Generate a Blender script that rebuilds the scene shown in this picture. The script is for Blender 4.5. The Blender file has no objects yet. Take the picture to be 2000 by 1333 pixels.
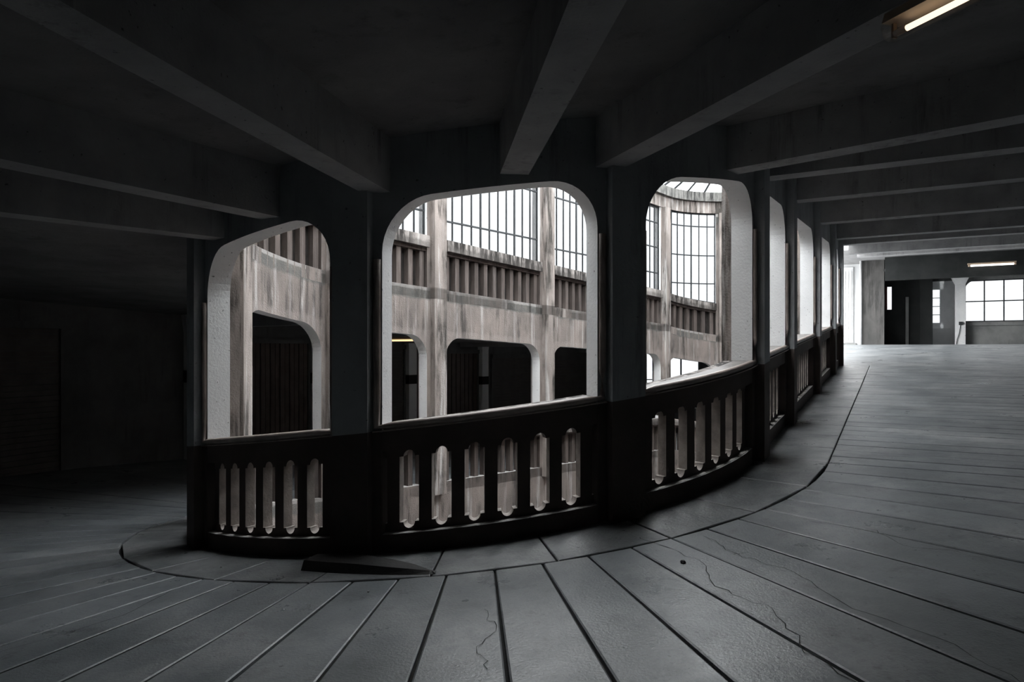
import bpy, math, random
from mathutils import Vector

random.seed(7)
SC = bpy.context.scene
COL = SC.collection
PI = math.pi

# ------------------------------------------------------------------ camera, sky, exposure
FPX = 1346.4            # focal length in pixels of the 2000 x 1333 frame
EYE = 1.684             # eye height over the ramp under the photographer
cam_d = bpy.data.cameras.new('camera')
cam_d.sensor_width = 36.0
cam_d.lens = FPX * 36.0 / 2000.0
cam_d.shift_y = (682.3 - 666.5) / 2000.0
cam_d.clip_start = 0.05
cam = bpy.data.objects.new('camera', cam_d)
COL.objects.link(cam)
cam.location = (0, 0, EYE)
cam.rotation_euler = (PI / 2, 0, 0)
SC.camera = cam

SKY = 11.0               # overcast sky, bright enough to burn out where it is seen directly
world = bpy.data.worlds.new('overcast_sky')
SC.world = world
world.use_nodes = True
wn, wl = world.node_tree.nodes, world.node_tree.links
wn.clear()
w_out = wn.new('ShaderNodeOutputWorld')
w_bg = wn.new('ShaderNodeBackground')
w_tc = wn.new('ShaderNodeTexCoord')
w_ns = wn.new('ShaderNodeTexNoise')
w_ns.inputs['Scale'].default_value = 2.3
w_ns.inputs['Detail'].default_value = 5
w_rp = wn.new('ShaderNodeValToRGB')
w_rp.color_ramp.elements[0].position = 0.3
w_rp.color_ramp.elements[0].color = (0.90, 0.93, 0.95, 1)
w_rp.color_ramp.elements[1].position = 0.62
w_rp.color_ramp.elements[1].color = (1.0, 1.0, 1.0, 1)
wl.new(w_tc.outputs['Generated'], w_ns.inputs['Vector'])
wl.new(w_ns.outputs['Fac'], w_rp.inputs['Fac'])
wl.new(w_rp.outputs['Color'], w_bg.inputs['Color'])
w_bg.inputs['Strength'].default_value = SKY
wl.new(w_bg.outputs['Background'], w_out.inputs['Surface'])

vs = SC.view_settings
vs.view_transform = 'Standard'
vs.look = 'None'
vs.exposure = 0.0
vs.gamma = 1.0
vs.use_curve_mapping = False
SC.cycles.max_bounces = 10
SC.cycles.diffuse_bounces = 5
SC.cycles.glossy_bounces = 3
SC.cycles.transparent_max_bounces = 16
SC.cycles.sample_clamp_indirect = 6.0

# ------------------------------------------------------------------ plan of the atrium: an egg-shaped well
# station t counts bays up the helix; 0..5 near bend, 5..9 right run, 9..12 far bend, 12..16 left run
AL, BE = 1.0593957, -0.17682
R = 3.664775
S, LG = 2.4592, 3.65928
RUN = 2 * S + 2 * LG
CX, CY = -0.4123, 9.61803
D1 = (math.cos(AL), math.sin(AL)); N1 = (-D1[1], D1[0])
D2 = (math.cos(AL + BE), math.sin(AL + BE)); N2 = (-D2[1], D2[0])
AXD = RUN / math.cos(BE / 2)
C2X = CX + math.cos(AL + BE / 2) * AXD
C2Y = CY + math.sin(AL + BE / 2) * AXD
RF = R + AXD * math.sin(BE / 2)
NEAR_SPAN = PI - BE
FAR_SPAN = PI + BE
BAYL = [R * NEAR_SPAN / 5] * 5 + [S, LG, LG, S] + [RF * FAR_SPAN / 3] * 3 + [S, LG, LG, S]
NZ = [-1.633, -0.148, 0.646, 1.676, 2.219]     # handrail line over stations 0,5,9,12,16 (relative to the eye)
STOREY = 3.852
NB = 16
WID = 7.2              # width of the ramp
THK = 0.23             # thickness of the arcade
MARG = 0.255           # half width of a pier


def bay_len(i):
    return BAYL[i % NB]


def nosing(t):
    k, u = divmod(t, NB)
    if u <= 5:
        z = NZ[0] + (NZ[1] - NZ[0]) * u / 5
    elif u <= 9:
        z = NZ[1] + (NZ[2] - NZ[1]) * run_s(u - 5) / RUN
    elif u <= 12:
        z = NZ[2] + (NZ[3] - NZ[2]) * (u - 9) / 3
    else:
        z = NZ[3] + (NZ[4] - NZ[3]) * run_s(u - 12) / RUN
    return z + k * STOREY


def run_s(v):
    """bays along a straight run -> metres"""
    ls = [S, LG, LG, S]
    i = min(3, max(0, int(v)))
    return sum(ls[:i]) + ls[i] * (v - i)


def plan(t, off):
    """point of the plan at station t, off metres outward from the ramp-side face; also the outward angle"""
    u = t % NB
    if u <= 5:
        a = AL + BE + PI / 2 + NEAR_SPAN * u / 5
        return CX + (R + off) * math.cos(a), CY + (R + off) * math.sin(a), a
    if u <= 9:
        s = run_s(u - 5)
        return (CX - N1[0] * (R + off) + D1[0] * s, CY - N1[1] * (R + off) + D1[1] * s, AL - PI / 2)
    if u <= 12:
        a = AL - PI / 2 + FAR_SPAN * (u - 9) / 3
        return C2X + (RF + off) * math.cos(a), C2Y + (RF + off) * math.sin(a), a
    s = RUN - run_s(u - 12)
    return (CX + N2[0] * (R + off) + D2[0] * s, CY + N2[1] * (R + off) + D2[1] * s, AL + BE + PI / 2)


def V(t, off, z):
    x, y, a = plan(t, off)
    return (x, y, z + EYE)


def HP(s, o, z):
    """hall coordinates: s along the right run, o across it (outward), z relative to the eye"""
    return (CX - N1[0] * (R + o) + D1[0] * s, CY - N1[1] * (R + o) + D1[1] * s, z + EYE)


CUM = [0.0]
for _l in BAYL: CUM.append(CUM[-1] + _l)


def arc_m(t):
    k, u = divmod(t, NB)
    i = int(u)
    return k * CUM[-1] + CUM[i] + (u - i) * BAYL[i]


def slope(t):
    e = 1e-3
    return (nosing(t + e) - nosing(t)) / (e * bay_len(int(math.floor(t))))


# ------------------------------------------------------------------ materials
def mat(name, c1, c2, rough=0.8, scale=3.0, sz=None, streak=0.0, streak_col=(0.75, 0.74, 0.72), dark=0.0,
        dark_col=(0.03, 0.03, 0.03), bump=0.25, bscale=40.0, spec=0.3, speck=0.0, rel=False, bands=(), rvar=0.0, patch=None, dthr=(0.52, 0.68), rnd=0.0):
    m = bpy.data.materials.new(name)
    m.use_nodes = True
    nt = m.node_tree; n = nt.nodes; l = nt.links
    b = n['Principled BSDF']
    b.inputs['Roughness'].default_value = rough
    b.inputs['Specular IOR Level'].default_value = spec
    geo = n.new('ShaderNodeNewGeometry')
    src = geo.outputs['Position']
    if rel:
        an = n.new('ShaderNodeAttribute'); an.attribute_name = 'rel'; src = an.outputs['Vector']

    def noise(sc, vec_scale, detail=6, ro=0.6):
        mp = n.new('ShaderNodeMapping'); mp.inputs['Scale'].default_value = vec_scale
        l.new(src, mp.inputs['Vector'])
        t = n.new('ShaderNodeTexNoise'); t.inputs['Scale'].default_value = sc
        t.inputs['Detail'].default_value = detail; t.inputs['Roughness'].default_value = ro
        l.new(mp.outputs['Vector'], t.inputs['Vector'])
        return t.outputs['Fac']

    def ramp(fac, p0, p1, v0=0.0, v1=1.0):
        r = n.new('ShaderNodeMapRange'); r.inputs['From Min'].default_value = p0; r.inputs['From Max'].default_value = p1
        r.inputs['To Min'].default_value = v0; r.inputs['To Max'].default_value = v1
        l.new(fac, r.inputs['Value']); return r.outputs['Result']

    def mix(fac, a, bcol):
        x = n.new('ShaderNodeMix'); x.data_type = 'RGBA'
        if isinstance(fac, float): x.inputs[0].default_value = fac
        else: l.new(fac, x.inputs[0])
        for k, v in ((6, a), (7, bcol)):
            if isinstance(v, tuple): x.inputs[k].default_value = (*v, 1)
            else: l.new(v, x.inputs[k])
        return x.outputs[2]

    col = mix(ramp(noise(scale, (1, 1, sz or 1)), 0.32, 0.68), c1, c2)
    if streak:
        f = ramp(noise(7.0, (1, 1, 0.06), 5, 0.65), 0.53, 0.72, 0.0, streak)
        col = mix(f, col, streak_col)
    if dark:
        f = ramp(noise(5.0, (1.3, 1.3, 0.12), 6, 0.7), dthr[0], dthr[1], 0.0, dark)
        g = ramp(noise(1.1, (1, 1, 1), 4, 0.5), dthr[0] - .07, dthr[0] + .08)
        mm = n.new('ShaderNodeMath'); mm.operation = 'MULTIPLY'; l.new(f, mm.inputs[0]); l.new(g, mm.inputs[1])
        col = mix(mm.outputs[0], col, dark_col)
    for (z0, z1, soft, amt, bc) in bands:
        # weathering band between two heights over the handrail line, its edges broken up by noise
        sp = n.new('ShaderNodeSeparateXYZ'); l.new(src, sp.inputs[0])
        ad = n.new('ShaderNodeMath'); ad.operation = 'MULTIPLY_ADD'; l.new(noise(6.0, (1, 1, 0.5), 5, 0.7), ad.inputs[0])
        ad.inputs[1].default_value = soft * 3; l.new(sp.outputs[2], ad.inputs[2])
        f1 = ramp(ad.outputs[0], z0 + soft * 1.5 - soft * .5, z0 + soft * 1.5 + soft * .5)
        f2 = ramp(ad.outputs[0], z1 + soft * 1.5 - soft * .5, z1 + soft * 1.5 + soft * .5, 1.0, 0.0)
        m1 = n.new('ShaderNodeMath'); m1.operation = 'MULTIPLY'; l.new(f1, m1.inputs[0]); l.new(f2, m1.inputs[1])
        m2 = n.new('ShaderNodeMath'); m2.operation = 'MULTIPLY'; l.new(m1.outputs[0], m2.inputs[0])
        l.new(ramp(noise(4.0, (1, 1, 1), 5, 0.7), 0.3, 0.6, amt * .45, amt), m2.inputs[1])
        col = mix(m2.outputs[0], col, bc)
    if patch:
        f = ramp(noise(0.9, (1, 1, 1), 8, 0.72), 0.50, 0.66, 0.0, patch[1])
        col = mix(f, col, patch[0])
        f = ramp(noise(3.6, (1, 1, 1), 8, 0.75), 0.54, 0.66, 0.0, patch[1] * .8)
        col = mix(f, col, tuple(x * .45 for x in c2))
    if rvar:
        l.new(ramp(noise(1.7, (1, 1, 1), 6, 0.7), 0.3, 0.7, rough - rvar, rough + rvar), b.inputs['Roughness'])
    if speck:
        f = ramp(noise(26.0, (1, 1, 1), 2, 0.5), 0.70, 0.76, 0.0, speck)
        col = mix(f, col, (0.02, 0.02, 0.02))
    if rnd:
        oi = n.new('ShaderNodeObjectInfo')
        col = mix(ramp(oi.outputs['Random'], 0, 1, 0.0, rnd), col, tuple(x * .35 for x in c2))
    l.new(col, b.inputs['Base Color'])
    if bump:
        bp = n.new('ShaderNodeBump'); bp.inputs['Strength'].default_value = bump; bp.inputs['Distance'].default_value = 0.02
        l.new(noise(bscale, (1, 1, 1), 4), bp.inputs['Height'])
        l.new(bp.outputs['Normal'], b.inputs['Normal'])
    return m


def emit_mat(name, col, strength):
    m = bpy.data.materials.new(name); m.use_nodes = True
    n = m.node_tree.nodes; b = n['Principled BSDF']
    b.inputs['Base Color'].default_value = (*col, 1)
    b.inputs['Emission Color'].default_value = (*col, 1)
    b.inputs['Emission Strength'].default_value = strength
    return m


def glass_mat(name, tint, refl=0.04, ribbed=False):
    m = bpy.data.materials.new(name); m.use_nodes = True
    n = m.node_tree.nodes; l = m.node_tree.links; n.clear()
    o = n.new('ShaderNodeOutputMaterial'); tr = n.new('ShaderNodeBsdfTransparent'); gl = n.new('ShaderNodeBsdfGlossy')
    gl.inputs['Roughness'].default_value = 0.15
    mx = n.new('ShaderNodeMixShader'); mx.inputs[0].default_value = refl
    geo = n.new('ShaderNodeNewGeometry'); ns = n.new('ShaderNodeTexNoise'); ns.inputs['Scale'].default_value = 1.6
    ns.inputs['Detail'].default_value = 6
    l.new(geo.outputs['Position'], ns.inputs['Vector'])
    r = n.new('ShaderNodeValToRGB')
    r.color_ramp.elements[0].position = 0.3; r.color_ramp.elements[0].color = (*[x * 0.93 for x in tint], 1)
    r.color_ramp.elements[1].position = 0.6; r.color_ramp.elements[1].color = (*tint, 1)
    l.new(ns.outputs['Fac'], r.inputs['Fac'])
    l.new(r.outputs['Color'], tr.inputs['Color'])
    l.new(tr.outputs[0], mx.inputs[1]); l.new(gl.outputs[0], mx.inputs[2]); l.new(mx.outputs[0], o.inputs['Surface'])
    return m


M = {
    'paint': mat('grey_painted_concrete', (0.42, 0.44, 0.45), (0.30, 0.31, 0.32), 0.75, 1.6, dark=0.5, bump=0.2, speck=0.6),
    'ceiling': mat('dark_ceiling_concrete', (0.23, 0.23, 0.23), (0.15, 0.15, 0.153), 0.85, 1.2, dark=0.35, bump=0.2, speck=0.5),  # even dark tone with random darker marks and specks
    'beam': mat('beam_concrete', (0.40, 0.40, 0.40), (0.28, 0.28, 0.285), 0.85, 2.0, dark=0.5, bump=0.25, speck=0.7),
    'white': mat('white_limewashed_reveal', (0.90, 0.905, 0.91), (0.82, 0.83, 0.835), 0.7, 2.5, bump=0.25, speck=0.8),
    'brown': mat('dark_brown_dado_paint', (0.10, 0.078, 0.07), (0.06, 0.048, 0.044), 0.7, 2.0, bump=0.2),
    'railtop': mat('worn_sill_paint', (0.23, 0.215, 0.205), (0.14, 0.13, 0.125), 0.6, 4.0, bump=0.2, speck=0.5),
    'ledge': mat('lit_plinth_top', (0.42, 0.41, 0.40), (0.28, 0.275, 0.27), 0.8, 4.0, bump=0.2),  # pale colour paints in the light that falls through the slots
    'rail': mat('worn_brown_handrail', (0.44, 0.37, 0.335), (0.26, 0.22, 0.2), 0.45, 5.0, bump=0.15, spec=0.5),
    'baluster': mat('dirty_baluster_concrete', (0.33, 0.295, 0.27), (0.17, 0.15, 0.14), 0.8, 5.0, bump=0.35),
    'weather': mat('weathered_atrium_concrete', (0.27, 0.232, 0.21), (0.165, 0.145, 0.135), 0.9, 1.8, sz=0.6, streak=0.8,
                   streak_col=(0.52, 0.50, 0.485), dark=0.9, dark_col=(0.055, 0.05, 0.047), bump=0.5, rel=True, dthr=(0.48, 0.62),
                   bands=((2.70, 3.2, .05, .85, (0.10, 0.105, 0.10)), (2.88, 3.0, .02, .7, (0.42, 0.40, 0.385)), (1.4, 2.12, .06, .35, (0.34, 0.30, 0.28)))),
    'pilaster': mat('streaked_pilaster_concrete', (0.36, 0.315, 0.29), (0.19, 0.168, 0.155), 0.9, 2.4, sz=0.3, streak=0.95,
                    streak_col=(0.66, 0.65, 0.64), dark=0.95, dark_col=(0.05, 0.045, 0.04), bump=0.5, rel=True, dthr=(0.46, 0.58)),
    'sill': mat('blackened_sill_concrete', (0.42, 0.385, 0.36), (0.22, 0.20, 0.19), 0.9, 5.0, sz=0.25, streak=0.6, dark=1.0,
                dark_col=(0.03, 0.027, 0.025), bump=0.5, rel=True, bands=((-.3, -.02, .05, .6, (0.05, 0.045, 0.042)),), dthr=(0.42, 0.52)),
    'cornice': mat('mossy_cornice_concrete', (0.26, 0.255, 0.24), (0.11, 0.11, 0.105), 0.9, 3.0, streak=0.5, streak_col=(0.5, 0.48, 0.46), dark=0.9, dthr=(0.45, 0.55), bump=0.5),
    'fin': mat('sooty_baluster_concrete', (0.135, 0.11, 0.10), (0.06, 0.05, 0.046), 0.9, 3.0, sz=0.3, streak=0.3, streak_col=(0.4, 0.36, 0.34), dark=0.6, bump=0.35),
    'backing': mat('dark_infill', (0.040, 0.034, 0.032), (0.018, 0.016, 0.015), 0.95, 3.0, bump=0.2),  # even near-black tone behind the blind slots and on pillar bands
    'iron': mat('blackened_steel_bar', (0.045, 0.05, 0.055), (0.025, 0.027, 0.03), 0.6, 8.0, bump=0.1),
    'glass': glass_mat('tinted_wired_glass', (0.345, 0.350, 0.353)),  # strong tint added to hold the sky's brightness down in the panes
    'skyglass': glass_mat('rooflight_glass', (0.95, 0.96, 0.965), 0.02),
    'slab': mat('trodden_floor_concrete', (0.255, 0.272, 0.285), (0.155, 0.17, 0.18), 0.36, 1.5, bump=0.22, bscale=55.0, spec=0.45, speck=0.6, rvar=0.12, patch=((0.42, 0.43, 0.435), 0.75), rnd=0.28),
    'strip': mat('floor_kerb_strip_concrete', (0.30, 0.31, 0.315), (0.13, 0.14, 0.145), 0.35, 2.2, bump=0.3, bscale=35.0, spec=0.45, speck=0.4, rvar=0.12, patch=((0.46, 0.465, 0.47), 0.75), rnd=0.2),
    'joint': mat('joint_dirt', (0.022, 0.022, 0.022), (0.012, 0.012, 0.012), 0.95, 6.0, bump=0.2),
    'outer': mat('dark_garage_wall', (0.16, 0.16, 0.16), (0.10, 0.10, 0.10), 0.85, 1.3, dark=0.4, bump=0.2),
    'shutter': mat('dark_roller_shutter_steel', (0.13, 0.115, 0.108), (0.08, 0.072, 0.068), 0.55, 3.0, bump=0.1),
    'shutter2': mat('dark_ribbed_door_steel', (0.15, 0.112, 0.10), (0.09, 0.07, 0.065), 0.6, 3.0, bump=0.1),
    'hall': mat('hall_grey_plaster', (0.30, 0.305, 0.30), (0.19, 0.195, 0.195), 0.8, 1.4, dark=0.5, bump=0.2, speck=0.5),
    'block': mat('dark_block_plaster', (0.135, 0.13, 0.125), (0.07, 0.07, 0.068), 0.85, 1.6, sz=0.35, dark=0.6, dthr=(0.46, 0.58), bump=0.2),  # darker than the hall plaster, with streaky noise marks
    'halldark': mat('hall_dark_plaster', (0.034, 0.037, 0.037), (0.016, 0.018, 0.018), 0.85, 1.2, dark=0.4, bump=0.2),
    'doorwhite': mat('white_door_paint', (0.72, 0.73, 0.73), (0.62, 0.63, 0.64), 0.6, 2.0, bump=0.05),
    'asphalt': mat('roof_deck_felt', (0.10, 0.10, 0.10), (0.07, 0.07, 0.07), 0.9, 2.0, bump=0.2),
    'rubber': mat('dark_wedge_rubber', (0.030, 0.028, 0.028), (0.018, 0.017, 0.017), 0.6, 6.0, bump=0.2),
    'lampbody': mat('beige_lamp_housing', (0.62, 0.50, 0.38), (0.50, 0.38, 0.28), 0.5, 5.0, bump=0.05),  # even beige tone of housings, caps and holders
    'warmtube': emit_mat('warm_tube', (1.0, 0.86, 0.68), 1.6),
    'coldtube': emit_mat('cool_tube', (1.0, 0.98, 0.95), 2.2),
    'ambertube': emit_mat('amber_tube', (1.0, 0.72, 0.38), 1.3),
    'cover': glass_mat('clear_plastic_cover', (0.93, 0.90, 0.86), 0.06),
    'red': mat('dark_red_frame', (0.09, 0.02, 0.02), (0.06, 0.015, 0.015), 0.6, 3.0, bump=0.1),
    'pebble': mat('pale_grit', (0.5, 0.5, 0.5), (0.35, 0.35, 0.35), 0.8, 9.0, bump=0.2),
}

# ------------------------------------------------------------------ mesh helpers
def make_mesh(name, verts, faces, mats, idx=None, smooth=False, rel=None):
    me = bpy.data.meshes.new(name)
    me.from_pydata(verts, [], faces)
    if rel:
        at = me.attributes.new('rel', 'FLOAT_VECTOR', 'POINT')
        at.data.foreach_set('vector', [c for r in rel for c in r])
    for m in (mats if isinstance(mats, (list, tuple)) else [mats]):
        me.materials.append(M[m] if isinstance(m, str) else m)
    if idx:
        for p, i in zip(me.polygons, idx):
            p.material_index = i
    if smooth:
        for p in me.polygons:
            p.use_smooth = True
    me.update()
    return me


def obj(name, me, parent=None, loc=None, rz=None):
    o = bpy.data.objects.new(name, me)
    COL.objects.link(o)
    if parent is not None:
        o.parent = parent
    if loc is not None:
        o.location = loc
    if rz is not None:
        o.rotation_euler = (0, 0, rz)
    return o


def empty(name, loc=(0, 0, 0), rz=0.0):
    o = bpy.data.objects.new(name, None)
    o.empty_display_size = 0.2
    COL.objects.link(o)
    return o


def tag(o, label, cat, group=None):
    o['label'] = label; o['category'] = cat
    if group: o['group'] = group
    return o


def structure(o, label=None):
    o['kind'] = 'structure'
    if label: o['label'] = label
    return o


BOXF = [(0, 3, 2, 1), (4, 5, 6, 7), (0, 1, 5, 4), (1, 2, 6, 5), (2, 3, 7, 6), (3, 0, 4, 7)]


def box_pts(p):
    """p: 8 points, bottom ring then top ring"""
    return list(p), BOXF


class MB:
    def __init__(self): self.v = []; self.f = []; self.i = []; self.a = []

    def add(self, v, f, i=0):
        b = len(self.v); self.v += v
        self.a += [(p[0] + p[1], 0.0, p[2]) for p in v]
        self.f += [tuple(b + k for k in q) for q in f]
        self.i += (i if isinstance(i, list) else [i] * len(f))

    def box8(self, p, i=0): self.add(list(p), BOXF, i)

    def hbox(self, s0, s1, o0, o1, z0, z1, i=0):
        self.box8([HP(s0, o0, z0), HP(s1, o0, z0), HP(s1, o1, z0), HP(s0, o1, z0),
                   HP(s0, o0, z1), HP(s1, o0, z1), HP(s1, o1, z1), HP(s0, o1, z1)], i)

    def wbox(self, x0, x1, y0, y1, z0, z1, i=0):
        self.box8([(x0, y0, z0), (x1, y0, z0), (x1, y1, z0), (x0, y1, z0),
                   (x0, y0, z1), (x1, y0, z1), (x1, y1, z1), (x0, y1, z1)], i)

    def strip(self, pts, o0, o1, mi=(0, 0, 0, 0, 0)):
        """pts: list of (t, zlo, zhi) absolute (eye-relative); o0 inner (atrium) offset, o1 outer (ramp) offset
        mi: material of (ramp face, atrium face, underside, top, ends)"""
        b = len(self.v)
        for t, lo, hi in pts:
            self.v += [V(t, o0, lo), V(t, o1, lo), V(t, o1, hi), V(t, o0, hi)]
            q = nosing(t); w = arc_m(t)
            self.a += [(w, o0, lo - q), (w, o1, lo - q), (w, o1, hi - q), (w, o0, hi - q)]
        n = len(pts)
        for k in range(n - 1):
            a = b + 4 * k; c = a + 4
            self.f += [(a + 1, c + 1, c + 2, a + 2), (c, a, a + 3, c + 3), (a, c, c + 1, a + 1), (a + 2, c + 2, c + 3, a + 3)]
            self.i += [mi[0], mi[1], mi[2], mi[3]]
        a = b; e = b + 4 * (n - 1)
        self.f += [(a, a + 1, a + 2, a + 3), (e + 3, e + 2, e + 1, e)]
        self.i += [mi[4], mi[4]]

    def tube(self, pts, r, sides=8, i=0, cap=True):
        P = [Vector(p) for p in pts]
        n = len(P); b = len(self.v)
        up = Vector((0, 0, 1))
        for k in range(n):
            d = (P[min(k + 1, n - 1)] - P[max(k - 1, 0)]).normalized()
            ref = up if abs(d.z) < 0.9 else Vector((1, 0.3, 0)).normalized()
            a = d.cross(ref).normalized(); c = a.cross(d)
            for q in range(sides):
                th = 2 * PI * q / sides
                self.v.append(tuple(P[k] + (a * math.cos(th) + c * math.sin(th)) * r))
                self.a.append((P[k].x + P[k].y, 0.0, P[k].z))
        for k in range(n - 1):
            for q in range(sides):
                x = b + k * sides + q; y = b + k * sides + (q + 1) % sides
                self.f.append((x, y, y + sides, x + sides)); self.i.append(i)
        if cap:
            self.f.append(tuple(b + q for q in reversed(range(sides)))); self.i.append(i)
            self.f.append(tuple(b + (n - 1) * sides + q for q in range(sides))); self.i.append(i)

    def build(self, name, mats, parent=None, smooth=False):
        return obj(name, make_mesh(name, self.v, self.f, mats, self.i, smooth, self.a), parent)


def tx(i, x):
    """station of a point x metres into bay i"""
    return i + x / bay_len(i)


def samples(i, x0, x1, n=None):
    if n is None:
        u = i % NB
        curved = u < 5 or 9 <= u < 12
        n = max(2, int((x1 - x0) / 0.12)) if curved else 2
    return [x0 + (x1 - x0) * k / n for k in range(n + 1)]


RING0, RING1 = 4.35, 5.0     # concrete ring under the rooflight
TOPF = 2.94                  # top of a spandrel over the handrail line
CEIL = 2.54
# ------------------------------------------------------------------ setting: floor, ceiling, outer walls
def helix_sheet(mb, t0, t1, o0, o1, zf_lo, zf_hi, per=6, i=0):
    n = int((t1 - t0) * per)
    pts = [(t0 + (t1 - t0) * k / n, 0, 0) for k in range(n + 1)]
    mb.strip([(t, nosing(t) + zf_lo, nosing(t) + zf_hi) for t, _, _ in pts], o0, o1, (i, i, i, i, i))


CREST = 21.5
HALL_S = 27.0


def hall_floor(s):
    return NZ[2] - 1.08 + 0.0649 * (min(s, CREST) - RUN)


def hall_ceil(s):
    return NZ[2] + CEIL + 0.0649 * (min(s, CREST) - RUN)


fb = MB()
LOW = -5.6
helix_sheet(fb, LOW, 0.5, -0.02, WID, -1.3, -1.08, 6, 1)
helix_sheet(fb, 0.5, 9, -0.02, WID, -1.35, -1.115)
FLOOR = fb.build('floor', ['joint', 'slab'])
structure(FLOOR, 'sloping concrete ramp floor with radial joints')
fh = MB()
for s0, s1 in ((RUN, CREST), (CREST, 29.5)):
    for o0, o1 in ((-2.6, 0.0), (0.0, WID)):
        fh.box8([HP(s0, o0, hall_floor(s0) - .2), HP(s1, o0, hall_floor(s1) - .2), HP(s1, o1, hall_floor(s1) - .2), HP(s0, o1, hall_floor(s0) - .2),
                 HP(s0, o0, hall_floor(s0)), HP(s1, o0, hall_floor(s1)), HP(s1, o1, hall_floor(s1)), HP(s0, o1, hall_floor(s0))])
hf = fh.build('hall_floor_screed', ['slab'], FLOOR)

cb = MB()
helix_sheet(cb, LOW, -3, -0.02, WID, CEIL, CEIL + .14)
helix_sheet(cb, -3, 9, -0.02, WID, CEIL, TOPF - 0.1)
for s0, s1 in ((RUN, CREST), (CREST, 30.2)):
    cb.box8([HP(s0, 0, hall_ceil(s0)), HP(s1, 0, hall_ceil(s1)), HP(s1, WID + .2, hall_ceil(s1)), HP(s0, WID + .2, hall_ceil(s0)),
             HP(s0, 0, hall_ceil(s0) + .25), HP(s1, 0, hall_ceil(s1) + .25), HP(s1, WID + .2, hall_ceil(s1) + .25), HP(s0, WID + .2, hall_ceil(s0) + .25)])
cb.box8([HP(22.0, -2.6, hall_ceil(22.0) + .1), HP(27.2, -2.6, hall_ceil(27.2) + .1), HP(27.2, 0, hall_ceil(27.2) + .1), HP(22.0, 0, hall_ceil(22.0) + .1),  # terrace canopy added to cut sky light, shortened to brighten the floor
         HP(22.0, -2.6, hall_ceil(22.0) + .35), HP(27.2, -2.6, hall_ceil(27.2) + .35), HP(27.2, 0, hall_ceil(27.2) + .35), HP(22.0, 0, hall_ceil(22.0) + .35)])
structure(cb.build('ceiling', ['ceiling']), 'dark concrete ceiling slab over the ramp')

# outer wall of the ramp (garage doors hang on it), with one big window opening in the far bend of the lower storey
FW0, FW1 = -5.045, -4.66
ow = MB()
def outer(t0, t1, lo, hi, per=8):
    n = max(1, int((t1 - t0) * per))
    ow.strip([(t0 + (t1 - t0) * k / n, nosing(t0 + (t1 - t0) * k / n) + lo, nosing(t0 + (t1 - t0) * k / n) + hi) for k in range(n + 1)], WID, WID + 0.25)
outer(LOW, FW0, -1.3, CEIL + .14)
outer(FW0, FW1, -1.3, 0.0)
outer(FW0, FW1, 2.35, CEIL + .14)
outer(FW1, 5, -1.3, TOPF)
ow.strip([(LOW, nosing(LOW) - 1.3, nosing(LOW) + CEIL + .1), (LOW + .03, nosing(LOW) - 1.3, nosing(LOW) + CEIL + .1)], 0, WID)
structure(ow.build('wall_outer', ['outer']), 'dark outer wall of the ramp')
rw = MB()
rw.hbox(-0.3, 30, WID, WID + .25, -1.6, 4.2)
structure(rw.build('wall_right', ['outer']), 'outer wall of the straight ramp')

# floor slabs: one object each, between the curved joint and the outer wall, and the kerb strip along the arcade
J = 0.736
GAP = 0.014
def slab_mesh(name, t0, t1, oa, ob, m, nseg, around):
    """slab in coordinates of its own start; around = (cx, cy) pivot for the bends"""
    mb = MB()
    ln = bay_len(int(math.floor(t0)))
    x0, y0, a0 = plan(t0, 0)
    n0 = nosing(t0)
    def W(t, off, dz):
        p = V(t, off, nosing(t) - 1.08 + dz - n0)
        return (p[0] - around[0], p[1] - around[1], p[2])
    g = GAP / ln
    bev = 0.006
    offs = [oa + GAP / 2 + bev] + [oa + (ob - oa) * k / nseg for k in range(1, nseg)] + [ob - GAP / 2 - bev]
    tl = [t0 + g / 2, t0 + g / 2 + bev / ln, t1 - g / 2 - bev / ln, t1 - g / 2]
    # top grid with rounded-down borders
    rows = [offs[0] - bev] + offs + [offs[-1] + bev]
    vs_, fs_ = [], []
    for r, o_ in enumerate(rows):
        for c, t in enumerate(tl):
            low = (r in (0, len(rows) - 1)) or (c in (0, 3))
            vs_.append(W(t, o_, -0.006 if low else 0.0))
    for r in range(len(rows) - 1):
        for c in range(3):
            a = r * 4 + c
            fs_.append((a, a + 4, a + 5, a + 1))
    # skirt
    b = len(vs_)
    ring = [c for c in range(4)] + [r * 4 + 3 for r in range(1, len(rows))] + [(len(rows) - 1) * 4 + c for c in (2, 1, 0)] + [r * 4 for r in range(len(rows) - 2, 0, -1)]
    for k in ring:
        x, y, z = vs_[k]; vs_.append((x, y, z - 0.027))
    m_ = len(ring)
    for k in range(m_):
        fs_.append((ring[k], ring[(k + 1) % m_], b + (k + 1) % m_, b + k))
    mb.add(vs_, fs_)
    return make_mesh(name, mb.v, mb.f, [m])

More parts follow.
